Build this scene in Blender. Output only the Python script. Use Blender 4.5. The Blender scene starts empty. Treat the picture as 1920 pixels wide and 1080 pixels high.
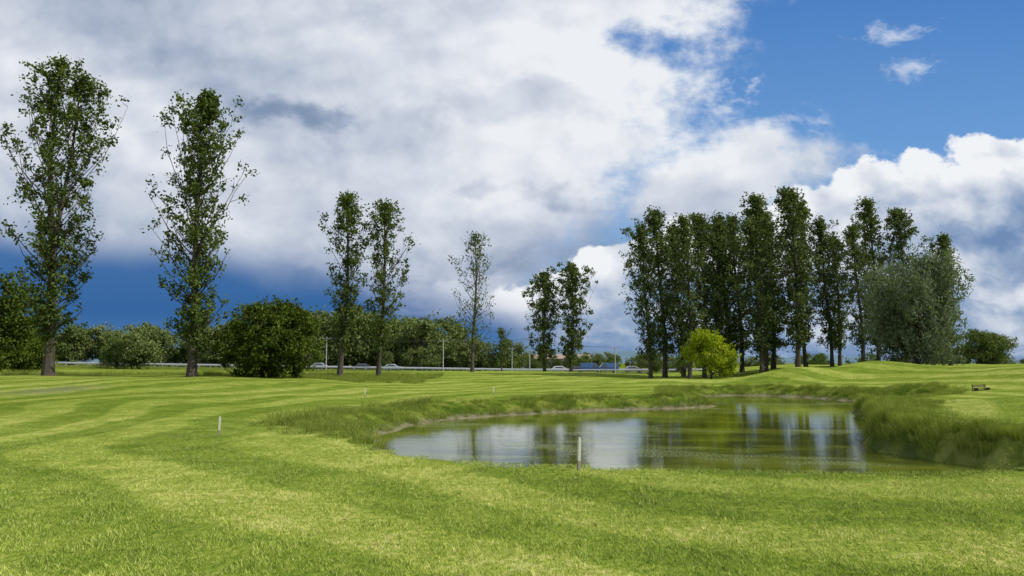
import bpy, math, random
import numpy as np
R = math.radians
rng = np.random.default_rng(7)
scene = bpy.context.scene
scene.view_settings.view_transform = 'Standard'
scene.view_settings.look = 'None'
scene.view_settings.exposure = 0

# ------------------------------------------------------------------ helpers
def link(ob, parent=None):
    scene.collection.objects.link(ob)
    if parent is not None: ob.parent = parent
    return ob

def quadmesh(name, V, F, mats, mi=None, smooth=False):
    V = np.asarray(V, dtype=np.float32); F = np.asarray(F, dtype=np.int32)
    me = bpy.data.meshes.new(name)
    n = len(F); k = F.shape[1]
    me.vertices.add(len(V)); me.vertices.foreach_set('co', V.ravel())
    me.loops.add(n*k); me.loops.foreach_set('vertex_index', F.ravel())
    me.polygons.add(n)
    me.polygons.foreach_set('loop_start', np.arange(0, n*k, k, dtype=np.int32))
    for m in mats: me.materials.append(m)
    if mi is not None: me.polygons.foreach_set('material_index', np.asarray(mi, dtype=np.int32))
    me.polygons.foreach_set('use_smooth', np.full(n, smooth))
    me.update(calc_edges=True); me.validate()
    return me

def S(x, a, b):
    t = np.clip((np.asarray(x, float)-a)/(b-a), 0, 1)
    return t*t*(3-2*t)

class NT:
    def __init__(s, tree): s.t = tree; s.n = tree.nodes; s.l = tree.links
    def new(s, typ, **kw):
        nd = s.n.new(typ)
        for k, v in kw.items(): setattr(nd, k, v)
        return nd
    def put(s, sock, v):
        if v is None: return
        if hasattr(v, 'is_output'): s.l.new(v, sock)
        else: sock.default_value = v
    def m(s, op, a, b=None, c=None, clamp=False):
        nd = s.new('ShaderNodeMath', operation=op, use_clamp=clamp)
        s.put(nd.inputs[0], a); s.put(nd.inputs[1], b); s.put(nd.inputs[2], c)
        return nd.outputs[0]
    def ss(s, x, a, b):
        nd = s.new('ShaderNodeMapRange', interpolation_type='SMOOTHSTEP')
        s.put(nd.inputs[0], x); nd.inputs[1].default_value = a; nd.inputs[2].default_value = b
        return nd.outputs[0]
    def lin(s, x, a, b, c=0., d=1.):
        nd = s.new('ShaderNodeMapRange')
        s.put(nd.inputs[0], x)
        for i, v in enumerate((a, b, c, d)): nd.inputs[1+i].default_value = v
        return nd.outputs[0]
    def noise(s, vec, scale, detail=4, rough=.5, dim='2D'):
        nd = s.new('ShaderNodeTexNoise', noise_dimensions=dim)
        if vec is not None: s.l.new(vec, nd.inputs['Vector'])
        nd.inputs['Scale'].default_value = scale; nd.inputs['Detail'].default_value = detail
        nd.inputs['Roughness'].default_value = rough
        return nd
    def mix(s, f, a, b, blend='MIX'):
        nd = s.new('ShaderNodeMix', data_type='RGBA', blend_type=blend)
        s.put(nd.inputs[0], f)
        for i, v in ((6, a), (7, b)):
            if hasattr(v, 'is_output'): s.l.new(v, nd.inputs[i])
            else: nd.inputs[i].default_value = (*v, 1)
        return nd.outputs[2]
    def vm(s, op, a, b=None, sc=None):
        nd = s.new('ShaderNodeVectorMath', operation=op)
        s.put(nd.inputs[0], a); s.put(nd.inputs[1], b)
        if sc is not None: s.put(nd.inputs[3], sc)
        return nd.outputs[0]
    def ramp(s, f, stops, interp='LINEAR'):
        nd = s.new('ShaderNodeValToRGB'); cr = nd.color_ramp; cr.interpolation = interp
        while len(cr.elements) < len(stops): cr.elements.new(.5)
        for e, (p, c) in zip(cr.elements, stops): e.position = p; e.color = (*c, 1)
        s.put(nd.inputs[0], f); return nd.outputs[0]
    def curve(s, x, pts):
        nd = s.new('ShaderNodeFloatCurve'); cv = nd.mapping.curves[0]
        cv.points[0].location = pts[0]; cv.points[1].location = pts[-1]
        for p in pts[1:-1]: cv.points.new(*p)
        nd.mapping.update(); s.put(nd.inputs[1], x); return nd.outputs[0]

def newmat(name):
    m = bpy.data.materials.new(name); m.use_nodes = True
    m.node_tree.nodes.clear(); nt = NT(m.node_tree)
    out = nt.new('ShaderNodeOutputMaterial')
    return m, nt, out

def simple(name, col, rough=.6, metal=0., nscale=None, namp=.3, spec=.5):
    m, nt, out = newmat(name)
    b = nt.new('ShaderNodeBsdfPrincipled')
    b.inputs['Roughness'].default_value = rough; b.inputs['Metallic'].default_value = metal
    b.inputs['Specular IOR Level'].default_value = spec
    if nscale:
        tc = nt.new('ShaderNodeTexCoord')
        n = nt.noise(tc.outputs['Object'], nscale, 3, .6, '3D')
        c = nt.mix(n.outputs[0], tuple(x*(1-namp) for x in col), tuple(min(1, x*(1+namp)) for x in col))
        nt.l.new(c, b.inputs['Base Color'])
    else: b.inputs['Base Color'].default_value = (*col, 1)
    nt.l.new(b.outputs[0], out.inputs[0]); return m

def leafmat(name, c1, c2, c3, trans=.35, scale=.6, inst_var=None):
    m, nt, out = newmat(name)
    geo = nt.new('ShaderNodeNewGeometry')
    n = nt.noise(geo.outputs['Position'], scale, 1, .6, '3D')
    f = nt.ss(n.outputs[0], .35, .65)
    c = nt.mix(f, c1, c2)
    at = nt.new('ShaderNodeAttribute', attribute_name='lv')
    c = nt.mix(nt.m('MULTIPLY', nt.m('POWER', at.outputs['Fac'], 2.), .8), c, c3)
    if inst_var is not None:
        oi = nt.new('ShaderNodeObjectInfo')
        c = nt.mix(nt.m('MULTIPLY', oi.outputs['Random'], .75), c, inst_var)
    d = nt.new('ShaderNodeBsdfDiffuse'); nt.l.new(c, d.inputs[0])
    if trans > 0:
        t = nt.new('ShaderNodeBsdfTranslucent')
        ct = nt.mix(1., c, (1.15, 1.2, .5), 'MULTIPLY'); nt.l.new(ct, t.inputs[0])
        mx = nt.new('ShaderNodeMixShader'); mx.inputs[0].default_value = trans
        nt.l.new(d.outputs[0], mx.inputs[1]); nt.l.new(t.outputs[0], mx.inputs[2])
        nt.l.new(mx.outputs[0], out.inputs[0])
    else: nt.l.new(d.outputs[0], out.inputs[0])
    return m

# ------------------------------------------------------------------ camera
cam = bpy.data.cameras.new('camera'); cam.lens = 26; cam.sensor_width = 36
cam.clip_start = .1; cam.clip_end = 20000
co = link(bpy.data.objects.new('camera', cam)); co.location = (0, 0, 1.7)
co.rotation_euler = (R(90+5.76), 0, 0); scene.camera = co

# ------------------------------------------------------------------ pond outline (metres)
WATER = -.6
ctrl = [(-3.55,20.6),(-4.1,24.9),(-2.4,30.2),(1.0,33.6),(5.0,36.0),(9.3,38.0),(10.6,39.6),(11.4,44.5),(12.2,49.8),
        (16.6,52.3),(19,49.6),(20.2,45.5),(22.5,43.2),(22.0,40.6),(17.6,37.6),(14.9,32),(12.9,26.6),(10.2,21.6),(9.8,18.4),(10.6,16.2),
        (12.6,15.2),(13.2,13.9),(11.4,13.3),(8.5,13.2),(5,13.2),(1.3,13.6),(-1,15),(-2.7,17.5)]
def catmull(P, k=6):
    P = np.array(P, float); n = len(P); o = []
    for i in range(n):
        a, b, c, d = P[i-1], P[i], P[(i+1) % n], P[(i+2) % n]
        for t in np.arange(k)/k:
            o.append(.5*((2*b)+(-a+c)*t+(2*a-5*b+4*c-d)*t*t+(-a+3*b-3*c+d)*t**3))
    return np.array(o)
POND = catmull(ctrl)
wob = np.array([.13*math.sin(i*1.7)+.1*math.sin(i*.63+1) for i in range(len(POND))])
tan_ = np.roll(POND, -1, 0)-np.roll(POND, 1, 0); tan_ /= np.linalg.norm(tan_, axis=1)[:, None]
area = .5*np.sum(POND[:, 0]*np.roll(POND[:, 1], -1)-np.roll(POND[:, 0], -1)*POND[:, 1])
NRM = np.stack([tan_[:, 1], -tan_[:, 0]], 1)*(1 if area > 0 else -1)
POND = POND+NRM*wob[:, None]

def sdist(x, y):
    x = np.asarray(x, float).ravel(); y = np.asarray(y, float).ravel()
    out = np.full(len(x), 50.)
    sel = np.where((x > -30) & (x < 50) & (y > -5) & (y < 80))[0]
    A = POND; B = np.roll(POND, -1, 0)
    for ch in np.array_split(sel, max(1, len(sel)//8000)):
        if len(ch) == 0: continue
        P = np.stack([x[ch], y[ch]], 1)[:, None, :]
        AB = (B-A)[None]; AP = P-A[None]
        t = np.clip((AP*AB).sum(2)/(AB**2).sum(2), 0, 1)
        d = np.sqrt(((AP-AB*t[..., None])**2).sum(2)).min(1)
        px, py = P[:, :, 0], P[:, :, 1]
        cond = (A[None, :, 1] > py) != (B[None, :, 1] > py)
        xi = A[None, :, 0]+(py-A[None, :, 1])*(B-A)[None, :, 0]/np.where(np.abs((B-A)[None, :, 1]) < 1e-9, 1e-9, (B-A)[None, :, 1])
        ins = ((cond & (px < xi)).sum(1) % 2) == 1
        out[ch] = np.where(ins, -d, d)
    return out

def road_z(x): return 1.0-2.0*np.clip((np.asarray(x, float)+103)/133, -.1, 1.05)
def base_z(x, y):
    z = .75*S(y, 20, 50)*S(-x, 3, 24)*(1-.65*S(y, 56, 72))
    z = z+.55*S(y, 58, 86)*np.exp(-((x+2)/22)**2)
    z = z-.12*S(y, 55, 75)*S(x, 8, 16)*(1-S(x, 44, 52))
    z = z+1.15*np.exp(-((x-22.0)/3.8)**2-((y-59)/3.0)**2)+.9*np.exp(-((x-29)/4.)**2-((y-61)/3.2)**2)
    z = z+.4*np.exp(-((x-13)/5.)**2-((y-60)/3.)**2)
    z = z+1.5*S(y, 22, 58)*S(x, 18, 38)+.55*np.exp(-((x-36)/5.)**2-((y-46)/5.)**2)
    z = z+.75*np.exp(-((x-16.5)/5.)**2-((y-21)/6.)**2)
    z = z+.05*np.sin(x*.35+1)*np.sin(y*.27)+.03*np.sin(x*.9+y*.5)
    f = S(y, 98, 150)
    return z*(1-f)+road_z(x)*f
def height(x, y, s=None):
    x = np.asarray(x, float).ravel(); y = np.asarray(y, float).ravel()
    if s is None: s = sdist(x, y)
    b = base_z(x, y)
    w = 1.5-1.0*S(x, 7, 10)*(1-S(y, 34, 42))*S(y, 14, 15)
    out = WATER+(b-WATER)*np.clip(S(s, -.15, w), 0, 1)
    ins = WATER-.55*S(-s, -.1, 1.6)
    return np.where(s > 0, np.maximum(out, WATER-.0+.02*np.minimum(s*10, 1)), np.minimum(ins, WATER-.0))
def band(x, y):
    w = np.full(np.shape(x), 2.0)
    w = np.where(y < 14.6, 0.6, w)
    w = np.where((x < -1) & (y < 27), .6+2.0*S(y, 14.6, 20), w)
    w = np.where((x > 9) & (y < 48) & (y > 14), 1.2+1.0*S(y, 13, 26), w)
    return w+.4*np.sin(x*.8)*(y > 15)+.3*np.sin(y*.7+x*.3)*(y > 16)
def hz(x, y): return float(height([x], [y])[0])

# ------------------------------------------------------------------ ground
def axis(lo, hi, st, lim, g=1.085):
    a = list(np.arange(lo, hi, st)); d = st; v = a[-1]
    while v < lim: d *= g; v += d; a.append(v)
    d = st; v = lo; b = []
    while v > -lim: d *= g; v -= d; b.append(v)
    return np.array(b[::-1]+a)
xs = axis(-12, 26, .3, 7000); ys = axis(9, 55, .28, 7000)
GX, GY = np.meshgrid(xs, ys); gx = GX.ravel(); gy = GY.ravel()
gs = sdist(gx, gy); gz = height(gx, gy, gs)
nx, ny = len(xs), len(ys)
idx = np.arange(nx*ny).reshape(ny, nx)
F = np.stack([idx[:-1, :-1], idx[:-1, 1:], idx[1:, 1:], idx[1:, :-1]], -1).reshape(-1, 4)

def grass_color(nt, pos):
    # mowing arcs around the pond plus patchiness
    off = nt.vm('SUBTRACT', pos, (9., 27., 0.))
    big = nt.noise(pos, .09, 1, .5)
    med = nt.noise(pos, 1.0, 4, .68)
    fine = nt.noise(pos, 9., 1, .7)
    sep = nt.new('ShaderNodeSeparateXYZ'); nt.l.new(off, sep.inputs[0])
    d = nt.m('SQRT', nt.m('ADD', nt.m('MULTIPLY', sep.outputs[0], sep.outputs[0]), nt.m('MULTIPLY', nt.m('MULTIPLY', sep.outputs[1], sep.outputs[1]), .55)))
    d = nt.m('ADD', d, nt.m('MULTIPLY', nt.m('SUBTRACT', big.outputs[0], .5), 6.))
    d = nt.m('ADD', d, nt.m('MULTIPLY', nt.m('SUBTRACT', med.outputs[0], .5), .35))
    st = nt.m('SINE', nt.m('MULTIPLY', d, 2.1))
    st = nt.ss(st, -.35, .35)
    f = nt.m('ADD', nt.m('MULTIPLY', st, .36), nt.m('MULTIPLY', nt.ss(med.outputs[0], .3, .7), .34))
    f = nt.m('ADD', f, nt.m('MULTIPLY', nt.ss(big.outputs[0], .35, .65), .16))
    f = nt.m('ADD', f, nt.m('MULTIPLY', nt.m('SUBTRACT', fine.outputs[0], .42), 1.), clamp=True)
    return nt.ramp(f, [(0, (.10, .155, .018)), (.4, (.175, .24, .030)), (.75, (.275, .325, .055)), (1, (.41, .42, .12))]), med, fine

m_ground, nt, out = newmat('grass_ground')
geo = nt.new('ShaderNodeNewGeometry'); pos = geo.outputs['Position']
c, med, fine = grass_color(nt, pos)
ar = nt.new('ShaderNodeAttribute', attribute_name='rough')
am = nt.new('ShaderNodeAttribute', attribute_name='mud')
rc = nt.ramp(nt.ss(med.outputs[0], .3, .7), [(0, (.05, .09, .010)), (.6, (.12, .17, .018)), (1, (.22, .25, .05))])
c = nt.mix(ar.outputs['Fac'], c, rc)
mf = nt.noise(pos, 3., 3, .6)
mudc = nt.mix(mf.outputs[0], (.07, .06, .03), (.36, .33, .20))
c = nt.mix(am.outputs['Fac'], c, mudc)
# worn bare patch left
pv = nt.vm('SUBTRACT', pos, (-22., 36., 0.8)); pv = nt.vm('MULTIPLY', pv, (.55, .25, .2))
ln = nt.new('ShaderNodeVectorMath', operation='LENGTH'); nt.l.new(pv, ln.inputs[0])
bare = nt.ss(nt.m('ADD', ln.outputs['Value'], nt.m('MULTIPLY', nt.m('SUBTRACT', mf.outputs[0], .5), 2.4)), 1.0, .3)
c = nt.mix(nt.m('MULTIPLY', bare, .55), c, (.20, .19, .12))
b = nt.new('ShaderNodeBsdfDiffuse'); nt.l.new(c, b.inputs[0])
bn = nt.noise(pos, 14., 3, .75); bp = nt.new('ShaderNodeBump'); bp.inputs['Strength'].default_value = .9; bp.inputs['Distance'].default_value = .10
nt.l.new(bn.outputs[0], bp.inputs['Height']); nt.l.new(bp.outputs[0], b.inputs['Normal'])
nt.l.new(b.outputs[0], out.inputs[0])

me = quadmesh('ground', np.stack([gx, gy, gz], 1), F, [m_ground], smooth=True)
rough = (1-S(gs-band(gx, gy), -.4, .4))
rough = np.maximum(rough, S(gy, 55, 60)*S(-gx, 6, 12)*(1-S(gy, 76, 80)))
rough = np.maximum(rough, S(gy, 120, 140))
mud = (1-S(gs, .12, .5))*(1-.85*S(gx, 8, 10)*(1-S(gy, 32, 38)))
for nm, v in (('rough', rough), ('mud', mud)):
    a = me.attributes.new(nm, 'FLOAT', 'POINT'); a.data.foreach_set('value', v.astype(np.float32))
link(bpy.data.objects.new('ground', me))

# ------------------------------------------------------------------ water
m_water, nt, out = newmat('pond_water')
geo = nt.new('ShaderNodeNewGeometry'); pos = geo.outputs['Position']
b = nt.new('ShaderNodeBsdfPrincipled'); b.inputs['IOR'].default_value = 1.42
patch = nt.noise(nt.vm('MULTIPLY', pos, (.16, .30, 1)), 1., 3, .6)
speck = nt.noise(pos, 17., 3, .7)
weed = nt.m('MULTIPLY', nt.ss(patch.outputs[0], .52, .64), nt.ss(speck.outputs[0], .51, .59))
film = nt.ss(nt.noise(nt.vm('MULTIPLY', pos, (.1, .35, 1)), 1.3, 4, .65).outputs[0], .45, .62)
c = nt.mix(film, (.055, .068, .010), (.125, .145, .016))
c = nt.mix(weed, c, (.17, .20, .06)); nt.l.new(c, b.inputs['Base Color'])
nt.l.new(nt.m('ADD', nt.m('MULTIPLY', weed, .3), .012), b.inputs['Roughness'])
r1 = nt.noise(nt.vm('MULTIPLY', pos, (1, 1.6, 1)), 2.2, 2, .5)
r2 = nt.noise(nt.vm('MULTIPLY', pos, (1, 1.4, 1)), 11., 2, .6)
hgt = nt.m('ADD', r1.outputs[0], nt.m('MULTIPLY', r2.outputs[0], .2))
bp = nt.new('ShaderNodeBump'); bp.inputs['Strength'].default_value = .05; bp.inputs['Distance'].default_value = .06
nt.l.new(hgt, bp.inputs['Height']); nt.l.new(bp.outputs[0], b.inputs['Normal'])
nt.l.new(b.outputs[0], out.inputs[0])
W = POND+NRM*.3
wm = bpy.data.meshes.new('pond_water')
wm.from_pydata([(p[0], p[1], WATER+.008) for p in W], [], [list(range(len(W)))] if area > 0 else [list(range(len(W)))[::-1]])
wm.materials.append(m_water); link(bpy.data.objects.new('pond_water', wm))

# ------------------------------------------------------------------ instancing through geometry nodes
def inst(name, pts, rotz, scl, meshes, idxs=None, tilt=None):
    col = bpy.data.collections.new(name+'_source')
    for i, mm in enumerate(meshes):
        o = bpy.data.objects.new('%s_%02d' % (name, i), mm); col.objects.link(o)
    n = len(pts)
    me = bpy.data.meshes.new(name); me.vertices.add(n)
    me.vertices.foreach_set('co', np.asarray(pts, np.float32).ravel())
    rot = np.zeros((n, 3), np.float32); rot[:, 2] = rotz
    if tilt is not None: rot[:, :2] = tilt
    sc = np.asarray(scl, np.float32)
    if sc.ndim == 1: sc = np.repeat(sc[:, None], 3, 1)
    a = me.attributes.new('irot', 'FLOAT_VECTOR', 'POINT'); a.data.foreach_set('vector', rot.ravel())
    a = me.attributes.new('iscl', 'FLOAT_VECTOR', 'POINT'); a.data.foreach_set('vector', sc.ravel())
    if idxs is None: idxs = rng.integers(0, len(meshes), n)
    a = me.attributes.new('iidx', 'INT', 'POINT'); a.data.foreach_set('value', np.asarray(idxs, np.int32))
    ob = link(bpy.data.objects.new(name, me))
    ng = bpy.data.node_groups.new(name+'_gn', 'GeometryNodeTree')
    ng.interface.new_socket('Geometry', in_out='INPUT', socket_type='NodeSocketGeometry')
    ng.interface.new_socket('Geometry', in_out='OUTPUT', socket_type='NodeSocketGeometry')
    N = ng.nodes; L = ng.links
    gi = N.new('NodeGroupInput'); go = N.new('NodeGroupOutput')
    ip = N.new('GeometryNodeInstanceOnPoints'); ci = N.new('GeometryNodeCollectionInfo')
    ci.inputs['Collection'].default_value = col
    ci.inputs['Separate Children'].default_value = True; ci.inputs['Reset Children'].default_value = True
    def att(nm, ty):
        q = N.new('GeometryNodeInputNamedAttribute'); q.data_type = ty; q.inputs['Name'].default_value = nm
        return [o for o in q.outputs if o.enabled and o.name == 'Attribute'][0]
    L.new(gi.outputs[0], ip.inputs['Points']); L.new(ci.outputs[0], ip.inputs['Instance'])
    ip.inputs['Pick Instance'].default_value = True
    L.new(att('iidx', 'INT'), ip.inputs['Instance Index'])
    L.new(att('irot', 'FLOAT_VECTOR'), ip.inputs['Rotation'])
    L.new(att('iscl', 'FLOAT_VECTOR'), ip.inputs['Scale'])
    L.new(ip.outputs[0], go.inputs[0])
    md = ob.modifiers.new('instances', 'NODES'); md.node_group = ng
    return ob

# ------------------------------------------------------------------ mown grass blades
m_blade, nt, out = newmat('grass_blade')
geo = nt.new('ShaderNodeNewGeometry'); c, _, _ = grass_color(nt, geo.outputs['Position'])
at = nt.new('ShaderNodeAttribute', attribute_name='lv')
c = nt.mix(nt.m('MULTIPLY', nt.m('POWER', at.outputs['Fac'], 3.), .55), c, (.50, .46, .20))
c = nt.mix(1., c, (1.4, 1.4, 1.4), 'MULTIPLY')
d = nt.new('ShaderNodeBsdfDiffuse'); nt.l.new(c, d.inputs[0]); nt.l.new(d.outputs[0], out.inputs[0])

def blades(name, n, size, h, w, mat, segs=1, lean=.4, clump=0):
    r = rng
    if clump: bx = r.normal(0, clump, n); by = r.normal(0, clump, n)
    else: bx = r.uniform(-size/2, size/2, n); by = r.uniform(-size/2, size/2, n)
    a = r.uniform(0, 2*np.pi, n); hh = h*r.uniform(.4, 1.3, n); ll = hh*lean*r.uniform(.2, 1.4, n)
    ad = r.uniform(0, 2*np.pi, n)
    if clump: ad = np.arctan2(by, bx)+r.normal(0, .8, n)
    wd = w*r.uniform(.6, 1.3, n)
    V = []
    for k in range(segs+1):
        t = k/segs; ww = wd*(1-t**1.5)+wd*.08
        cx = bx+np.cos(ad)*ll*t**1.8; cy = by+np.sin(ad)*ll*t**1.8; cz = hh*(t-.12*lean*t*t)-.01*(k == 0)
        V.append(np.stack([cx-np.cos(a)*ww/2, cy-np.sin(a)*ww/2, cz], 1)); V.append(np.stack([cx+np.cos(a)*ww/2, cy+np.sin(a)*ww/2, cz], 1))
    V = np.stack(V, 1); m = V.shape[1]
    base = np.arange(n)[:, None]*m
    F = np.concatenate([base+np.array([[2*k, 2*k+1, 2*k+3, 2*k+2]]) for k in range(segs)], 0)
    me = quadmesh(name, V.reshape(-1, 3), F, [mat])
    lv = np.repeat(r.uniform(0, 1, n), m)
    at = me.attributes.new('lv', 'FLOAT', 'POINT'); at.data.foreach_set('value', lv.astype(np.float32))
    return me
pm = [blades('mown_patch%d' % i, 2300, 1.04, .032, .0065, m_blade, 1, 1.1) for i in range(4)]
P = []
for y in np.arange(3.5, 23, 1.):
    hw = .74*y+2
    for x in np.arange(-hw, hw, 1.): P.append((x, y))
P = np.array(P); P += rng.uniform(-.08, .08, P.shape)
s = sdist(P[:, 0], P[:, 1]); keep = (s > 1.1)
P = P[keep]; s = s[keep]
fade = 1-.85*S(P[:, 1], 8, 23)
inst('mown_grass', np.column_stack([P, height(P[:, 0], P[:, 1], s)]), rng.integers(0, 4, len(P))*np.pi/2, np.stack([np.ones(len(P)), np.ones(len(P)), fade], 1), pm)

# ------------------------------------------------------------------ rough grass tufts
m_rough = leafmat('rough_grass', (.11, .175, .016), (.195, .265, .032), (.40, .38, .13), trans=.22, scale=.8)
tm = [blades('tuft%d' % i, 60, 1, .40, .013, m_rough, 2, .75, clump=.13) for i in range(4)]
def scatter(x0, x1, y0, y1, dens):
    n = int((x1-x0)*(y1-y0)*dens); return rng.uniform(x0, x1, n), rng.uniform(y0, y1, n)
px, py = scatter(-12, 36, 10, 62, 14)
s = sdist(px, py); bw = band(px, py)
k = (s > .10) & (s < bw+rng.normal(0, .3, len(s)))
px, py, s = px[k], py[k], s[k]
clumpy = .75+.35*np.sin(px*1.9+np.sin(py*1.3))*np.sin(py*1.5+1)
sc = np.where(py < 14.2, .36, .78)*rng.uniform(.5, 1.25, len(px))*clumpy
right = (px > 9) & (py > 14.2) & (py < 42)
sc = np.where(right & (s < .8), rng.uniform(.45, .85, len(px)), np.where(right, rng.uniform(.2, .5, len(px)), sc))
# overhanging fringe on the steep right bank
ex, ey = scatter(8, 26, 14.2, 42, 26); es = sdist(ex, ey); k = (es > .08) & (es < .7) & (ex > 9.5) ; ex, ey = ex[k], ey[k]
fx, fy = scatter(-60, -7, 56, 78, 2.); g1 = rng.uniform(.6, 1.2, len(fx))
wx, wy = scatter(-135, 45, 143, 159, .5); g2 = rng.uniform(.6, 1.5, len(wx))
ax = np.concatenate([px, ex, fx, wx]); ay = np.concatenate([py, ey, fy, wy])
inst('rough_grass', np.column_stack([ax, ay, height(ax, ay)-.02]), rng.uniform(0, 6.28, len(ax)), np.concatenate([sc, rng.uniform(.4, .8, len(ex)), g1, g2]), tm)

# fallen leaves on the lawn
lx, ly = rng.uniform(-6, 7, 46), rng.uniform(4.5, 12, 46); k = sdist(lx, ly) > 1; lx, ly = lx[k], ly[k]; lz = height(lx, ly)+.035
V = []
for a, b_, c_ in zip(lx, ly, lz):
    t = rng.uniform(0, 6.28); q = rng.uniform(.015, .032); ca, sa = math.cos(t)*q, math.sin(t)*q
    V += [(a-ca, b_-sa, c_), (a+sa*.6, b_-ca*.6, c_+q*.4), (a+ca, b_+sa, c_+q*.2), (a-sa*.6, b_+ca*.6, c_+q*.5)]
m_dead = simple('dead_leaf', (.30, .20, .10), .8, nscale=3, namp=.5)
link(bpy.data.objects.new('fallen_leaves', quadmesh('fallen_leaves', V, np.arange(len(V)).reshape(-1, 4), [m_dead])))

# ------------------------------------------------------------------ trees
class TB:
    def __init__(s, seed): s.r = np.random.default_rng(seed); s.V = []; s.F = []; s.n = 0; s.L = []; s.LS = []
    def tube(s, P, rad, k=5):
        P = np.asarray(P, float); rad = np.asarray(rad, float); m = len(P)
        T = np.gradient(P, axis=0); T /= np.linalg.norm(T, axis=1)[:, None]+1e-9
        ref = np.array([1., 0, 0]) if abs(T[0, 0]) < .8 else np.array([0, 1., 0])
        A = np.cross(T, ref); A /= np.linalg.norm(A, axis=1)[:, None]; B = np.cross(T, A)
        th = np.arange(k)*2*np.pi/k
        V = P[:, None]+rad[:, None, None]*(np.cos(th)[None, :, None]*A[:, None]+np.sin(th)[None, :, None]*B[:, None])
        i = np.arange(m*k).reshape(m, k)+s.n; j = np.roll(i, -1, 1)
        s.V.append(V.reshape(-1, 3)); s.F.append(np.stack([i[:-1], j[:-1], j[1:], i[1:]], -1).reshape(-1, 4)); s.n += m*k
    def cluster(s, c, rad, n, size, zs=.8):
        s.L.append(c+s.r.normal(0, 1, (n, 3))*np.array([rad, rad, rad*zs])*.55); s.LS.append(size*s.r.uniform(.6, 1.3, n))
    def mesh(s, name, bark, leaf, droop=0.):
        V = np.concatenate(s.V); F = np.concatenate(s.F)
        C = np.concatenate(s.L); sz = np.concatenate(s.LS); n = len(C)
        a = s.r.normal(size=(n, 3)); a[:, 2] -= droop; a /= np.linalg.norm(a, axis=1)[:, None]
        q = s.r.normal(size=(n, 3)); b = np.cross(a, q); b /= np.linalg.norm(b, axis=1)[:, None]
        wf = .62 if droop < .5 else .3
        LV = np.stack([C-a*sz[:, None], C+b*sz[:, None]*wf, C+a*sz[:, None], C-b*sz[:, None]*wf], 1).reshape(-1, 3)
        LF = np.arange(4*n).reshape(n, 4)+len(V)
        me = quadmesh(name, np.concatenate([V, LV]), np.concatenate([F, LF]), [bark, leaf], np.concatenate([np.zeros(len(F)), np.ones(n)]))
        lv = np.concatenate([np.zeros(len(V)), np.repeat(s.r.uniform(0, 1, n), 4)])
        at = me.attributes.new('lv', 'FLOAT', 'POINT'); at.data.foreach_set('value', lv.astype(np.float32))
        return me

m_bark = simple('bark', (.075, .062, .046), .9, nscale=3, namp=.45, spec=.2)
m_pop = leafmat('poplar_leaf', (.045, .075, .018), (.08, .12, .026), (.18, .215, .065), .28, .5)
m_pop2 = leafmat('poplar_leaf_grove', (.055, .085, .026), (.09, .125, .038), (.19, .225, .085), .25, .3)
m_bush = leafmat('bush_leaf', (.038, .062, .008), (.065, .10, .014), (.13, .165, .03), .22, .9)
m_lime = leafmat('lime_leaf', (.20, .27, .015), (.28, .34, .02), (.42, .45, .05), .45, .9)
m_wil = leafmat('willow_leaf', (.085, .12, .065), (.135, .175, .10), (.26, .30, .20), .25, .6)
m_dist = leafmat('distant_leaf', (.05, .085, .018), (.085, .13, .03), (.14, .18, .06), .2, .1, inst_var=(.19, .22, .08))

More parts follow.
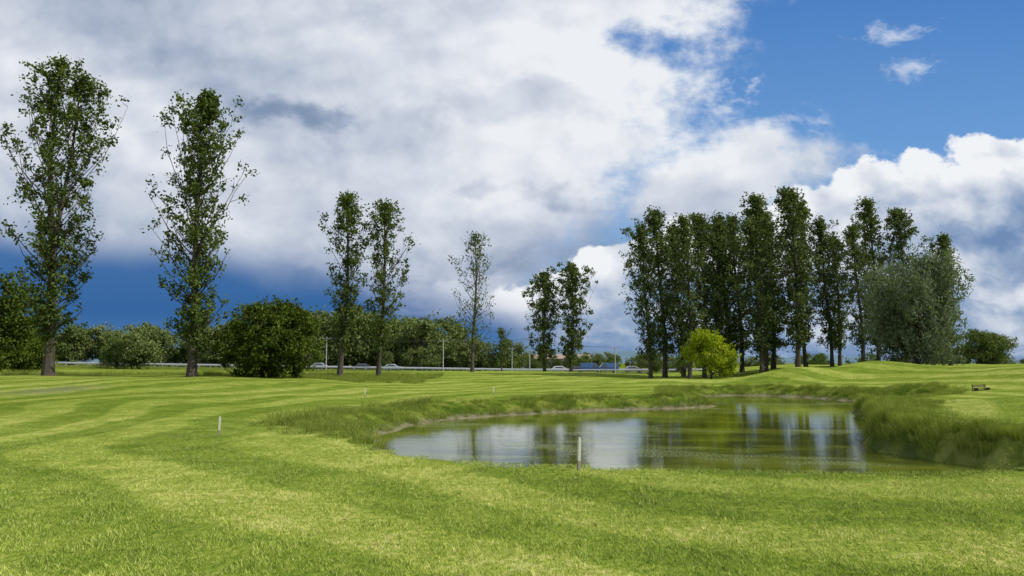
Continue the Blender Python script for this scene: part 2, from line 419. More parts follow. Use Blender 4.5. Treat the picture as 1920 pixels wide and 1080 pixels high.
def poplar(name, seed, H, prof, rmax, tr, nb, leafm, leaves=16, lsize=.13, start=.14, lean=0., fork=None, crad=.42, twigs=5, tilt=0.):
    T = TB(seed); r = T.r
    ph = r.uniform(0, 6.28, 4)
    def trunk(t, off=0.):
        t = np.asarray(t, float)
        x = lean*H*t**2+.012*H*np.sin(t*5+ph[0])+off*S(t, .3, .8)
        y = .012*H*np.sin(t*4+ph[1])
        return np.stack([x, y, t*H*(1-.04*(off > .2))*np.ones_like(x)], -1)
    ts = np.linspace(0, 1, 22)
    rad = tr*(1-ts)**.85+.02; rad[0] *= 1.4; rad[1] *= 1.08
    leaders = [0.] if not fork else list(fork)
    for of in leaders:
        p = trunk(ts, of); p[0, 2] = -.3
        T.tube(p, rad*(1 if of == leaders[0] else .75), 8)
    for i in range(nb):
        t = start+(.97-start)*min(1, (i+r.uniform(0, 1))/nb)
        of = leaders[i % len(leaders)]
        p0 = trunk(np.array([t]), of)[0]
        w = np.interp(t, *zip(*prof))*rmax
        az = i*2.4+r.uniform(-.5, .5)
        if len(leaders) > 1 and t > .45 and r.random() < .5: az = 0 if of > leaders[0] else np.pi; az += r.normal(0, .8)
        Lr = w*r.uniform(.35, 1.25)
        el = R(np.interp(t, [0, .3, .8, 1], [25, 42, 58, 74])+r.normal(0, 6))
        m = 6; u = np.linspace(0, 1, m)
        ex = el+u*R(14)
        hx = Lr*u; hzv = Lr*np.tan(np.minimum(ex, R(78)))*u*.75
        cap = (1.0-t)*H*r.uniform(.45, .95)+.25
        if hzv[-1] > cap: f = cap/hzv[-1]; hzv = hzv*f; hx = hx*max(f, .25)**.9; Lr *= max(f, .25)
        bx = p0[0]+np.cos(az)*hx+r.normal(0, .04*Lr, m)*u+tilt*hzv; by = p0[1]+np.sin(az)*hx+r.normal(0, .04*Lr, m)*u
        B = np.stack([bx, by, p0[2]+hzv], 1)
        br = max(.015, tr*.28*(1-t)**.6*min(1, Lr/2))
        T.tube(B, br*(1-u*.8), 4)
        for j in range(twigs):
            q = r.uniform(.25, 1.) if j else 1.
            c0 = np.array([np.interp(q, u, B[:, k]) for k in range(3)])
            dv = r.normal(0, 1, 3); dv[2] = abs(dv[2])*.8+.4; dv /= np.linalg.norm(dv)
            ln = (.2+.26*Lr)*r.uniform(.4, 1.1)*(.45 if j == 0 else 1)
            e = c0+dv*ln; e[0] += tilt*ln
            T.tube(np.stack([c0, (c0+e)/2+r.normal(0, .05, 3), e]), [br*.35+.006, br*.25+.005, .005], 3)
            T.cluster(e, crad*r.uniform(.5, 1.15), int(leaves*r.uniform(.3, 1.6)), lsize, 1.1)
            if r.random() < .5: T.cluster((c0+e)/2, crad*.6, int(leaves*.5), lsize)
    for t in r.uniform(start*.7, .97, int(nb*.6)):
        c = trunk(np.array([t]), leaders[0])[0]+r.normal(0, .25, 3); T.cluster(c, crad, leaves//2, lsize)
    return T.mesh(name, m_bark, leafm)

def roundtree(name, seed, H, rx, th, leafm, nl=26, ncl=14, leaves=20, lsize=.12, crad=.4, zlow=.2, tr=.2, droop=0., shape=1., stems=1):
    T = TB(seed); r = T.r; cz = (H+zlow*H)/2; rz = (H-zlow*H)/2
    for k in range(stems):
        o = r.normal(0, .15*stems, 2)*(stems > 1)
        T.tube([[o[0], o[1], -.3], [o[0]*1.3, o[1]*1.3, th*.6], [o[0]*1.8, o[1]*1.8+.1, th], [o[0]*2, 0, H*.7]], np.array([tr*1.3, tr, tr*.8, tr*.2]), 7)
    for i in range(nl):
        zz = r.uniform(-.9, .92); ph = i*2.4+r.uniform(-.3, .3); q = math.sqrt(max(0, 1-abs(zz)**(2.2*shape)))
        f = r.uniform(.45, .86)
        c = np.array([rx*q*f*math.cos(ph), rx*q*f*math.sin(ph), cz+rz*zz*.86])
        lr = rx*r.uniform(.22, .42)
        st = np.array([0, 0, min(th, c[2]*.6)]); mid = (st+c)/2+r.normal(0, .1*rx, 3)
        T.tube([st, mid, c], [tr*.45, tr*.28, tr*.1], 4)
        for j in range(ncl):
            d = r.normal(0, 1, 3); d /= np.linalg.norm(d); d[2] = d[2]*.8+.1
            e = c+d*lr*r.uniform(.6, 1.15)
            if r.random() < .4: T.tube([c, (c+e)/2, e], [.03, .02, .008], 3)
            if droop > .5:
                for k in range(3): T.cluster(e-np.array([0, 0, .32*k]), crad*.7, leaves//3, lsize, 1.5)
            else: T.cluster(e, crad*r.uniform(.7, 1.2), int(leaves*r.uniform(.6, 1.3)), lsize)
    return T.mesh(name, m_bark, leafm, droop)

def place(name, me, x, y, rz=0., sc=(1, 1, 1)):
    o = link(bpy.data.objects.new(name, me)); o.location = (x, y, hz(x, y)-.05); o.rotation_euler = (0, 0, rz); o.scale = sc; return o

PA = [(0, .1), (.12, .45), (.25, .65), (.4, .8), (.52, 1.), (.7, .95), (.85, .8), (.95, .5), (1, .2)]
PB = [(0, .1), (.12, .55), (.25, .65), (.38, .9), (.5, 1.), (.7, .75), (.85, .45), (1, .12)]
PC = [(0, .1), (.2, .45), (.5, .8), (.72, 1.), (.88, .7), (1, .2)]
place('poplar_tree', poplar('poplar_a', 11, 22.6, PA, 3.5, .33, 145, m_pop, 19, .125, .09, .012, fork=(-.45, 1.1), crad=.42), -32.6, 52)
place('poplar_tree', poplar('poplar_b', 12, 20.4, PB, 3.2, .31, 122, m_pop, 19, .125, .08, .035, crad=.42), -22.8, 52.5)
place('poplar_tree', poplar('poplar_c', 13, 17.2, PC, 2.4, .24, 74, m_pop, 17, .13, .13, .02, crad=.4), -15.9, 69.5)
place('poplar_tree', poplar('poplar_d', 14, 16.8, PC, 2.9, .22, 76, m_pop, 14, .13, .13, .02, crad=.4), -12.6, 71)
place('poplar_tree', poplar('poplar_e', 15, 16.7, [(0, .2), (.2, .9), (.4, .8), (.6, 1.), (.85, .9), (1, .3)], 2.7, .20, 60, m_pop, 7, .13, .16, .0, crad=.5), -4.6, 90)
place('poplar_tree', poplar('poplar_f', 16, 14.4, PB, 3.2, .22, 84, m_pop2, 18, .16, .08, -.02), 4.9, 110)
place('poplar_tree', poplar('poplar_g', 17, 15.8, PB, 3.5, .24, 90, m_pop2, 19, .16, .07, .01), 8.9, 110)

PD = [(0, .1), (.1, .45), (.3, .85), (.5, 1.), (.8, .75), (1, .2)]
grp = [poplar('poplar_g%d' % i, 30+i, 17, PD, 2.2+.2*(i % 3), .21, 84, m_pop2, 14, .14, .10+.03*(i % 2), -.03+.01*i, crad=.42, tilt=-.14) for i in range(5)]
G = [(14.0,76,15.6),(16.2,80,17.9),(17.9,75,16.3),(20.3,78,17.0),(22.4,79.5,16.4),(23.9,82,17.5),(25.3,76,15.8),(27.2,80,19.0),(29.4,76,18.6),(31.4,79.5,17.6),
     (34.3,80,15.8),(36.2,77,14.4),(39.4,80,17.8),(41.9,78.5,16.4),(44.8,76,13.4),(19.4,85,17.2),(26.2,85.5,17.8),(30.2,86,18),(37.2,84,14.5)]
for i, (x, y, h) in enumerate(G):
    f = h/17.; place('poplar_tree', grp[(i*2) % 5], x, y, [0, .5, -.4, .25, -.6][i % 5], (f*rng.uniform(.9, 1.15), f, f))

place('willow_tree', roundtree('willow', 50, 10.2, 4.4, 2.4, m_wil, 46, 24, 28, .17, .5, .0, .3, droop=1., shape=1.2), 35.4, 65)
place('lime_tree', roundtree('lime', 51, 4.6, 2.4, 1.0, m_lime, 26, 16, 26, .10, .34, .10, .1), 18.2, 68)
place('hawthorn_bush', roundtree('bush', 52, 5.4, 3.5, .9, m_bush, 46, 20, 30, .11, .38, .0, .14, shape=1.3, stems=4), -17.9, 55)
place('deciduous_tree', roundtree('edge_tree', 53, 12.5, 4.6, 3, m_bush, 44, 18, 28, .16, .6, .03, .3, shape=1.3), -56.3, 80)
place('deciduous_tree', roundtree('edge_tree2', 54, 5.0, 3.2, 2, m_bush, 36, 16, 26, .16, .6, .02, .25, shape=1.3), -62.5, 95)
place('sapling_tree', poplar('sapling', 55, 6.5, PC, 1.4, .09, 26, m_pop, 7, .14, .2, 0.), -1.6, 118)

dm = [roundtree('dist_tree%d' % i, 60+i, 10, 5.0, 2, m_dist, 26, 11, 16, .30, .9, .03, .3, shape=1.3) for i in range(4)]
dp = []
def row(x0, x1, y0, y1, h0, h1, n):
    for k in range(n):
        x = x0+(x1-x0)*(k+rng.uniform(-.4, .4))/max(1, n-1); h = rng.uniform(h0, h1)
        dp.append((x, rng.uniform(y0, y1), h))
row(-165, -128, 180, 200, 9, 14, 9); row(-128, -92, 178, 196, 7, 10.5, 12); row(-96, -72, 178, 196, 6.5, 10, 9)
row(-76, -50, 180, 200, 8, 12, 9); row(-58, -36, 184, 205, 11.5, 16, 11); row(-38, -14, 184, 205, 10, 14.5, 12)
row(-30, 0, 178, 190, 4, 8, 12); row(-2, 45, 225, 270, 3.5, 6, 22); row(30, 130, 150, 200, 3.0, 5, 40)
row(64, 72, 104, 110, 3.6, 4.8, 5); row(-80, -70, 140, 150, 4., 7., 4)
dp = np.array(dp); f = dp[:, 2]/10
inst('distant_tree_line', np.column_stack([dp[:, 0], dp[:, 1], height(dp[:, 0], dp[:, 1])-.1]), rng.uniform(0, 6.28, len(dp)),
     np.stack([f*rng.uniform(.8, 1.15, len(f)), f*rng.uniform(.8, 1.15, len(f)), f], 1), dm)

# ------------------------------------------------------------------ distant hills
hx = np.linspace(-2600, 2600, 160)
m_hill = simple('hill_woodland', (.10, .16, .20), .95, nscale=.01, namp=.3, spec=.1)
prof = 26+16*np.sin(hx*.0021+1.2)+8*np.sin(hx*.0063)+4*np.sin(hx*.017)+1.5*np.sin(hx*.06)
rows = [(2400, 0.), (2500, .55), (2650, .9), (2800, 1.), (3200, .3)]
V = []; 
for yy, f in rows: V += [(a, yy, -6+(p+6)*f) for a, p in zip(hx, prof)]
n = len(hx); I = np.arange(n*len(rows)).reshape(len(rows), n)
link(bpy.data.objects.new('distant_hills', quadmesh('distant_hills', V, np.stack([I[:-1, :-1], I[:-1, 1:], I[1:, 1:], I[1:, :-1]], -1).reshape(-1, 4), [m_hill], smooth=True)))

# ------------------------------------------------------------------ road, guardrail
m_asph = simple('asphalt', (.055, .055, .058), .85, nscale=2, namp=.2)
m_line = simple('road_paint', (.75, .75, .72), .6)
m_steel = simple('galvanised_steel', (.5, .51, .52), .5, .3, nscale=1.5, namp=.15)
rxs = np.linspace(-260, 160, 141)
def strip(name, y0, y1, dz, mat, parent=None):
    V = []
    for x in rxs: V += [(x, y0, hz(x, 165)+dz), (x, y1, hz(x, 165)+dz)]
    F = [(2*i, 2*i+2, 2*i+3, 2*i+1) for i in range(len(rxs)-1)]
    return link(bpy.data.objects.new(name, quadmesh(name, V, F, [mat])), parent)
road = strip('road', 161.5, 172.5, .06, m_asph)
strip('edge_line', 162.0, 162.15, .064, m_line, road); strip('edge_line_far', 171.8, 171.95, .064, m_line, road)
def boxes(name, L, mats):
    V = []; F = []; M = []
    for (c, d, mi) in L:
        n = len(V); x, y, z = c; a, b_, h = d[0]/2, d[1]/2, d[2]/2
        V += [(x+i*a, y+j*b_, z+k*h) for i in (-1, 1) for j in (-1, 1) for k in (-1, 1)]
        for q in ((0, 1, 3, 2), (4, 6, 7, 5), (0, 4, 5, 1), (2, 3, 7, 6), (0, 2, 6, 4), (1, 5, 7, 3)): F.append([n+t for t in q]); M.append(mi)
    return quadmesh(name, V, F, mats, M)
def guardrail(yy):
    prof = [(0, .45), (-.05, .50), (-.05, .56), (0, .60), (-.05, .64), (-.05, .71), (0, .76)]
    V = []
    for x in rxs:
        z = hz(x, 165)
        V += [(x, yy+a, z+b+.1) for a, b in prof]
    k = len(prof); F = []
    for i in range(len(rxs)-1):
        for j in range(k-1): F.append((i*k+j, (i+1)*k+j, (i+1)*k+j+1, i*k+j+1))
    e = link(bpy.data.objects.new('guardrail', quadmesh('beam', V, F, [m_steel])))
    L = [((x, yy+.09, hz(x, 165)+.42), (.1, .12, .9), 0) for x in np.arange(-255, 155, 2.6)]
    link(bpy.data.objects.new('posts', boxes('posts', L, [m_steel])), e)
guardrail(160.6); guardrail(173.5)

# ------------------------------------------------------------------ vehicles
m_glass = simple('vehicle_glass', (.03, .04, .05), .08, 0., spec=.8)
m_tyre = simple('tyre', (.02, .02, .02), .8); m_rim = simple('rim', (.5, .5, .52), .35, .8)
m_lamp = simple('tail_lamp', (.4, .02, .02), .3); m_head = simple('head_lamp', (.8, .8, .78), .15)
def vehicle(name, kind, col, x, y, flip=False):
    m_p = simple('paint_'+kind, col, .3, .1)
    if kind == 'car':
        lower = [(-2.1, .35), (-2.15, .62), (-2.08, .85), (-1.95, .95), (-1.2, .98), (.75, .95), (1.75, .84), (2.08, .68), (2.12, .35)]
        cab = [(-1.85, .95), (-1.35, 1.38), (-.9, 1.46), (.1, 1.45), (.45, 1.36), (1.15, .93)]; w = 1.78; wh = (-1.3, 1.3); L_ = 2.12
    elif kind == 'van':
        lower = [(-2.5, .4), (-2.52, 1.1), (1.6, 1.1), (2.3, 1.0), (2.5, .7), (2.5, .4)]
        cab = [(-2.5, 1.1), (-2.42, 2.05), (-2.2, 2.15), (.7, 2.15), (1.0, 2.05), (1.75, 1.08)]; w = 1.95; wh = (-1.6, 1.6); L_ = 2.5
    else:
        lower = [(-2.6, .5), (-2.62, 1.02), (-.5, 1.04), (-.45, 1.06), (1.0, 1.05), (2.3, .98), (2.6, .8), (2.62, .5)]
        cab = [(-.75, 1.04), (-.6, 1.65), (-.35, 1.74), (.45, 1.74), (.7, 1.66), (1.3, 1.04)]; w = 1.85; wh = (-1.6, 1.6); L_ = 2.62
    e = link(bpy.data.objects.new(name, None)); e.location = (x, y, hz(x, 165)+.065)
    if flip: e.rotation_euler = (0, 0, math.pi)
    import bmesh
    def extr(nm, pts, hw, mat, taper=0., bev=.06):
        bm = bmesh.new()
        zmin = min(p[1] for p in pts); zmax = max(p[1] for p in pts)
        def ww(z): return hw-taper*(z-zmin)/(zmax-zmin)
        A = [bm.verts.new((p[0], -ww(p[1]), p[1])) for p in pts]; B = [bm.verts.new((p[0], ww(p[1]), p[1])) for p in pts]
        bm.faces.new(A); bm.faces.new(B[::-1]); n = len(pts)
        for i in range(n): bm.faces.new((A[i], B[i], B[(i+1) % n], A[(i+1) % n]))
        bmesh.ops.recalc_face_normals(bm, faces=bm.faces)
        bmesh.ops.bevel(bm, geom=list(bm.edges), offset=bev, segments=2, affect='EDGES', clamp_overlap=True)
        m = bpy.data.meshes.new(nm); bm.to_mesh(m); bm.free(); m.materials.append(mat)
        link(bpy.data.objects.new(nm, m), e)
    extr('body', lower, w/2, m_p); extr('cabin', cab, w/2-.04, m_p, .18, .05)
    zc = [p[1] for p in cab]
    cx = sum(p[0] for p in cab)/len(cab); cz = (min(zc)+.06+max(zc)-.1)/2
    V = []; F = []
    pts = [(cx+(p[0]-cx)*.84, cz+(p[1]-(min(zc)+max(zc))/2)*.72) for p in cab]
    if kind == 'van': pts = [(.25, 1.2), (.25, 1.9), (.85, 1.9), (1.45, 1.2)]
    for sgn in (-1, 1):
        n = len(V)
        for p in pts: V.append((p[0], sgn*(w/2-.04-.18*(p[1]-min(zc))/(max(zc)-min(zc))+.012), p[1]))
        F.append([n+i for i in range(len(pts))])
    for (p, q) in ((cab[-2], cab[-1]), (cab[1], cab[0])):
        dx, dz = q[0]-p[0], q[1]-p[1]; nn = math.hypot(dx, dz); o = (abs(dz)/nn*.02*(1 if p is cab[-2] else -1), abs(dx)/nn*.02)
        n = len(V)
        for t in (.1, .85):
            z = p[1]+dz*t; hw = w/2-.14-.18*(z-min(zc))/(max(zc)-min(zc))
            V += [(p[0]+dx*t+o[0], -hw, z+o[1]), (p[0]+dx*t+o[0], hw, z+o[1])]
        F.append([n, n+1, n+3, n+2])
    m = bpy.data.meshes.new('windows'); m.from_pydata(V, [], F); m.materials.append(m_glass); link(bpy.data.objects.new('windows', m), e)
    for i, wx_ in enumerate(wh):
        for sgn in (-1, 1):
            bm = bmesh.new(); bmesh.ops.create_cone(bm, cap_ends=True, segments=20, radius1=.33, radius2=.33, depth=.2)
            bmesh.ops.bevel(bm, geom=[ed for ed in bm.edges if abs(ed.verts[0].co.z-ed.verts[1].co.z) < .01], offset=.03, segments=2, affect='EDGES')
            r_ = bmesh.ops.create_cone(bm, cap_ends=True, segments=16, radius1=.2, radius2=.2, depth=.22)
            for v in r_['verts']:
                for fc in v.link_faces: fc.material_index = 1
            m = bpy.data.meshes.new('wheel'); bm.to_mesh(m); bm.free(); m.materials.append(m_tyre); m.materials.append(m_rim)
            o = link(bpy.data.objects.new('wheel_%d' % (i*2+(sgn > 0)), m), e); o.location = (wx_, sgn*(w/2-.08), .33); o.rotation_euler = (R(90), 0, 0)
    LB = [((sx*(L_-.02), sy*w*.36, .72), (.08, .3, .14), 0 if sx > 0 else 1) for sx in (-1, 1) for sy in (-1, 1)]
    LB.append(((0, 0, .36), (L_*1.9, w*.9, .12), 2))
    if kind == 'pickup': LB += [((-1.6, sy*w*.44, 1.14), (1.9, .04, .05), 2) for sy in (-1, 1)]+[((0, 0, 1.80), (.9, 1.2, .05), 2)]
    link(bpy.data.objects.new('lamps_and_trim', boxes('lamps_and_trim', LB, [m_head, m_lamp, m_tyre])), e)
vehicle('pickup_truck', 'pickup', (.75, .76, .78), -91.6, 169, True)
vehicle('car', 'car', (.5, .52, .55), -44.2, 169, True)
vehicle('car', 'car', (.10, .11, .13), -34.4, 169, True)
vehicle('car', 'car', (.6, .62, .64), -26.3, 165)
vehicle('car', 'car', (.75, .75, .75), 10.8, 165); vehicle('car', 'car', (.04, .05, .08), 14.2, 169, True)
vehicle('van', 'van', (.05, .12, .26), 17.6, 165); vehicle('van', 'van', (.06, .13, .28), 21.6, 169, True)
vehicle('car', 'car', (.4, .4, .42), 27, 165)

# ------------------------------------------------------------------ poles with wires
m_pole = simple('pole_grey', (.34, .34, .32), .6, nscale=2)
def pole(x, y, h, name='utility_pole'):
    T = TB(1); T.tube([[0, 0, -.3], [0, 0, h*.5], [0, 0, h]], [.13, .11, .07], 8)
    T.tube([[-.9, 0, h-.4], [0, 0, h-.38], [.9, 0, h-.4]], [.05, .05, .05], 4)
    for q in (-.8, 0, .8): T.tube([[q, 0, h-.36], [q, 0, h-.15]], [.05, .035], 6)
    me = quadmesh(name, np.concatenate(T.V), np.concatenate(T.F), [m_pole])
    return place(name, me, x, y)
PL = [(-38, 152, 7.0), (-13.9, 150, 6.8), (3.6, 152, 7.4), (20.8, 150, 5.6), (0, 178, 6.)]
po = [pole(*p) for p in PL]
T = TB(2)
m_wire = simple('wire', (.05, .05, .05), .5)
for a, b_ in ((0, 1), (1, 2), (2, 3)):
    for q in (-.8, .8):
        A = np.array([PL[a][0]+q, PL[a][1], hz(PL[a][0], PL[a][1])+PL[a][2]-.2]); B = np.array([PL[b_][0]+q, PL[b_][1], hz(PL[b_][0], PL[b_][1])+PL[b_][2]-.2])
        u = np.linspace(0, 1, 12)[:, None]; p = A+(B-A)*u; p[:, 2] -= .5*4*(u*(1-u))[:, 0]; T.tube(p, np.full(12, .02), 4)
link(bpy.data.objects.new('overhead_wires', quadmesh('overhead_wires', np.concatenate(T.V), np.concatenate(T.F), [m_wire])))

# warehouse far behind the road
m_clad = simple('cladding', (.38, .36, .33), .6, nscale=.5); m_roofm = simple('roof_sheet', (.28, .20, .15), .7, nscale=.4); m_win = simple('window', (.05, .06, .07), .2)
wh = link(bpy.data.objects.new('warehouse', None)); wh.location = (14, 262, float(road_z(14))+.0)
link(bpy.data.objects.new('walls', boxes('walls', [((0, 0, 1.9), (26, 14, 3.8), 0)]+[((-11+i*3.1, -7.03, 2.2), (1.8, .1, 1.1), 1) for i in range(8)], [m_clad, m_win])), wh)
rv = [(-13.4, -7.5, 3.8), (13.4, -7.5, 3.8), (13.4, 0, 5.4), (-13.4, 0, 5.4), (-13.4, 7.5, 3.8), (13.4, 7.5, 3.8)]
rm = bpy.data.meshes.new('roof'); rm.from_pydata(rv, [], [(0, 1, 2, 3), (3, 2, 5, 4), (0, 3, 4), (1, 5, 2)]); rm.materials.append(m_roofm); link(bpy.data.objects.new('roof', rm), wh)

# ------------------------------------------------------------------ hazard stakes, bench
m_wht = simple('stake_paint', (.55, .53, .43), .6, nscale=9, namp=.2); m_cap = simple('stake_base', (.28, .24, .17), .8, nscale=9)
def stake(x, y, h):
    import bmesh
    bm = bmesh.new(); w = .022
    for (z0, z1, mi, ww) in ((-.15, h*.35, 1, w), (h*.35, h*.93, 0, w*1.02), (h*.93, h, 0, w*.7)):
        vs = [bm.verts.new((a*ww, b*ww, z)) for z in (z0, z1) for a, b in ((-1, -1), (1, -1), (1, 1), (-1, 1))]
        for q in ((0, 1, 5, 4), (1, 2, 6, 5), (2, 3, 7, 6), (3, 0, 4, 7), (4, 5, 6, 7)):
            fc = bm.faces.new([vs[t] for t in q]); fc.material_index = mi
    m = bpy.data.meshes.new('hazard_stake'); bm.to_mesh(m); bm.free(); m.materials.append(m_wht); m.materials.append(m_cap)
    o = place('hazard_stake', m, x, y); o.rotation_euler = (.03, .02, .4)
stake(1.05, 11.9, .56); stake(-6.6, 16.9, .48); stake(-7.1, 36, .5); stake(-1.0, 40, .5)
m_wood = simple('weathered_wood', (.10, .085, .05), .9, nscale=6, spec=.1)
L = [((0, -.15+.15*i, .45), (1.6, .12, .04), 0) for i in range(3)]+[((0, .3, .62+.16*i), (1.6, .03, .11), 0) for i in range(2)]
L += [((sx*.65, 0, .21), (.08, .42, .42), 0) for sx in (-1, 1)]+[((sx*.65, .34, .45), (.07, .05, .9), 0) for sx in (-1, 1)]
place('park_bench', boxes('park_bench', L, [m_wood]), 25.2, 40, .3, (.62, .62, .42))

# ------------------------------------------------------------------ light + sky
sd = np.array([.70, -.12, .72]); sd /= np.linalg.norm(sd)
sun = bpy.data.lights.new('sun', 'SUN'); sun.energy = 5.0; sun.angle = R(.5); sun.color = (1, .95, .86)
so = link(bpy.data.objects.new('sun', sun))
from mathutils import Vector
so.rotation_euler = Vector(sd).to_track_quat('Z', 'Y').to_euler()
w = bpy.data.worlds.new('World'); scene.world = w; w.use_nodes = True
w.cycles.sampling_method = 'NONE'
nt = NT(w.node_tree); w.node_tree.nodes.clear()
out = nt.new('ShaderNodeOutputWorld'); bg = nt.new('ShaderNodeBackground'); bg.inputs[1].default_value = .1
sky = nt.new('ShaderNodeTexSky', sky_type='NISHITA', sun_disc=False)
sky.sun_elevation = math.asin(sd[2]); sky.sun_rotation = math.atan2(sd[0], sd[1])
tc = nt.new('ShaderNodeTexCoord'); sp = nt.new('ShaderNodeSeparateXYZ'); nt.l.new(tc.outputs['Generated'], sp.inputs[0])
ay = nt.m('MAXIMUM', nt.m('ABSOLUTE', sp.outputs[1]), .3)
U = nt.m('DIVIDE', sp.outputs[0], ay); V = nt.m('DIVIDE', sp.outputs[2], ay)
def comb(a, b): 
    q = nt.new('ShaderNodeCombineXYZ'); nt.put(q.inputs[0], a); nt.put(q.inputs[1], b); return q.outputs[0]
p = comb(U, V); pa = comb(U, nt.m('MULTIPLY', V, 1.35))
w1 = nt.noise(pa, 3.2, 1, .5).outputs[1]; w2 = nt.noise(pa, 12., 3, .6).outputs[1]
wv = nt.vm('ADD', nt.vm('SCALE', nt.vm('SUBTRACT', w1, (.5, .5, .5)), sc=.12), nt.vm('SCALE', nt.vm('SUBTRACT', w2, (.5, .5, .5)), sc=.05))
pw = nt.vm('ADD', p, wv); sw = nt.new('ShaderNodeSeparateXYZ'); nt.l.new(pw, sw.inputs[0]); Uw, Vw = sw.outputs[0], sw.outputs[1]
def ell(u0, v0, rx, ry, a=Uw, b=Vw):
    x = nt.m('DIVIDE', nt.m('SUBTRACT', a, u0), rx); y = nt.m('DIVIDE', nt.m('SUBTRACT', b, v0), ry)
    return nt.m('SUBTRACT', 1., nt.m('SQRT', nt.m('ADD', nt.m('MULTIPLY', x, x), nt.m('MULTIPLY', y, y))))
pb = nt.vm('ADD', pa, nt.vm('SCALE', wv, sc=.35))
nL = nt.noise(nt.vm('ADD', pb, (5.3, 2.2, 0.)), 2.4, 3, .5).outputs[0]
nA = nt.noise(nt.vm('ADD', pb, (3.1, 1.7, 0.)), 4.2, 6, .52).outputs[0]
nB = nt.noise(nt.vm('ADD', pb, (3.1+.018, 1.7+.030, 0.)), 4.2, 6, .52).outputs[0]
relief_shade = nt.m('SUBTRACT', nA, nB)  # sunward relief shading of the billows, painted into the cloud colours
nF = nt.noise(pa, 11., 6, .62).outputs[0]
# clear blue
blue = nt.mix(1., sky.outputs[0], (.55, .85, 1.15), 'MULTIPLY')
bluec = nt.ramp(nt.lin(V, 0, .55), [(0, (.42, .56, .75)), (.45, (.17, .37, .70)), (1, (.055, .20, .55))])
bluec = nt.vm('SCALE', bluec, sc=10.)
col = nt.mix(.8, blue, bluec)
def sc(c): return tuple(x*10 for x in c)
# cirrus wisps
ns = nt.noise(nt.vm('ADD', nt.vm('MULTIPLY', p, (5, 9, 1)), nt.vm('SCALE', wv, sc=6.)), 1.6, 6, .64).outputs[0]
wis = None
for (a, b_, rx, ry) in ((.56, .475, .10, .02), (.605, .415, .055, .03), (.34, .31, .10, .05), (.30, .38, .15, .10)):
    e = nt.ss(nt.m('ADD', ell(a, b_, rx, ry), nt.m('MULTIPLY', nt.m('SUBTRACT', ns, .55), 6.)), .2, 1.6)
    e = nt.m('MULTIPLY', e, nt.ss(ell(a, b_, rx*1.3, ry*1.3), 0, .3))
    wis = e if wis is None else nt.m('MAXIMUM', wis, e)
col = nt.mix(nt.m('MULTIPLY', wis, .65), col, sc((.74, .79, .88)))
# main sheet
edge = nt.m('ADD', nt.m('MULTIPLY', nt.m('SUBTRACT', V, .33), .5), .24)
d1 = nt.m('DIVIDE', nt.m('SUBTRACT', edge, Uw), .13)
lobe = nt.m('MULTIPLY', ell(.29, .245, .17, .07), 1.5)
d1 = nt.m('MAXIMUM', d1, lobe)
hole = nt.m('MULTIPLY', nt.ss(ell(.165, .47, .10, .04), -.3, 1.), .9)
d1 = nt.m('SUBTRACT', nt.m('ADD', d1, nt.m('MULTIPLY', nt.m('SUBTRACT', nF, .5), 2.6)), hole)
M1 = nt.ss(d1, -.45, .85)
lay = nt.noise(nt.vm('MULTIPLY', pw, (3., 13., 1)), 1., 5, .56).outputs[0]
br = nt.m('ADD', .62, nt.m('MULTIPLY', nt.m('SUBTRACT', nL, .5), 1.1))
br = nt.m('ADD', br, nt.m('MULTIPLY', nt.m('SUBTRACT', nA, .5), .4))
br = nt.m('ADD', br, nt.m('MULTIPLY', relief_shade, 1.4))
br = nt.m('ADD', br, nt.m('MULTIPLY', nt.m('SUBTRACT', lay, .5), nt.lin(V, .04, .22, 2.6, 0.)))
br = nt.m('ADD', br, nt.m('MULTIPLY', nt.ss(ell(.12, .38, .36, .22), 0, .8), .24))
br = nt.m('SUBTRACT', br, nt.m('MULTIPLY', nt.ss(ell(-.55, .50, .45, .12), 0, .8), .18))
for (a, b_, rx, ry, k) in ((-.305, .335, .085, .030, .5), (0., .355, .12, .04, .28), (.036, .227, .045, .02, .42), (-.03, .238, .035, .016, .3), (.03, .16, .2, .04, .2)):
    br = nt.m('SUBTRACT', br, nt.m('MULTIPLY', nt.ss(nt.m('ADD', ell(a, b_, rx, ry), nt.m('MULTIPLY', nt.m('SUBTRACT', nF, .5), 2.2)), -.25, .8), k))
c1 = nt.ramp(br, [(0, (.22, .30, .44)), (.35, (.43, .49, .62)), (.62, (.60, .65, .74)), (1, (.84, .87, .91))])
col = nt.mix(M1, col, nt.vm('SCALE', c1, sc=10.))
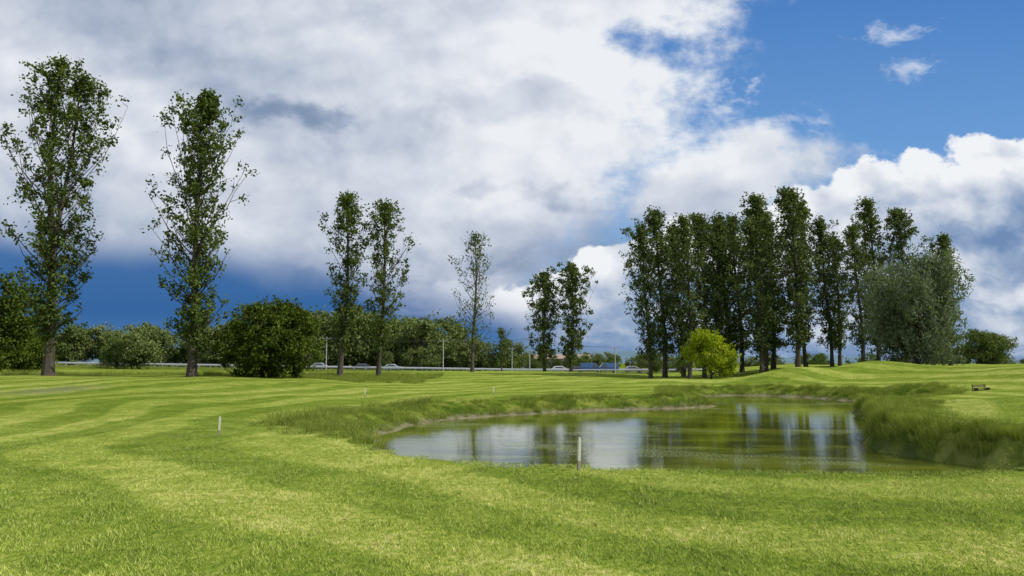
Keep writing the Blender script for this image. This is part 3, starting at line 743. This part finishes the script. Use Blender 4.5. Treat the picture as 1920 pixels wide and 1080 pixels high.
# cumulus bank right
U01 = nt.lin(U, -.8, .8)
fv = nt.curve(U01, [(0, .0), (.45, .08), (.56, .15), (.62, .185), (.68, .195), (.72, .225), (.78, .265), (.84, .285), (.92, .31), (1, .30)])
vor = nt.new('ShaderNodeTexVoronoi', feature='SMOOTH_F1', voronoi_dimensions='2D'); vor.inputs['Scale'].default_value = 15.; nt.l.new(nt.vm('ADD', pa, nt.vm('SCALE', wv, sc=.7)), vor.inputs['Vector'])
d2 = nt.m('SUBTRACT', fv, V)
d2 = nt.m('ADD', d2, nt.m('MULTIPLY', nt.m('SUBTRACT', .35, vor.outputs[0]), .035))
d2 = nt.m('ADD', d2, nt.m('MULTIPLY', nt.m('SUBTRACT', nF, .5), .07))
M2 = nt.ss(d2, -.001, .009)
b2 = nt.m('ADD', nt.lin(d2, 0., .13, 1.15, .24), nt.m('MULTIPLY', relief_shade, 2.6))
b2 = nt.m('ADD', b2, nt.m('MULTIPLY', nt.m('SUBTRACT', .4, vor.outputs[0]), .35))
b2 = nt.m('ADD', b2, nt.m('MULTIPLY', nt.m('SUBTRACT', lay, .5), nt.lin(d2, .04, .14, .2, 2.0)))
c2 = nt.ramp(b2, [(0, (.16, .26, .46)), (.3, (.30, .40, .57)), (.6, (.56, .62, .73)), (1, (.88, .90, .93))])
col = nt.mix(M2, col, nt.vm('SCALE', c2, sc=10.))
# storm region low left
vb = nt.m('SUBTRACT', .098, nt.m('MULTIPLY', nt.m('ADD', U, .1), .165))
d3 = nt.m('ADD', nt.m('SUBTRACT', vb, V), nt.m('MULTIPLY', nt.m('SUBTRACT', nL, .5), .12))
M3 = nt.m('MULTIPLY', nt.ss(d3, -.035, .045), nt.lin(U, -.02, .22, 1., .0))
c3 = nt.ramp(nt.lin(V, 0, .2), [(0, (.09, .21, .43)), (.35, (.036, .13, .345)), (1, (.075, .18, .40))])
col = nt.mix(M3, col, nt.vm('SCALE', c3, sc=10.))
nt.l.new(col, bg.inputs[0]); nt.l.new(bg.outputs[0], out.inputs[0])
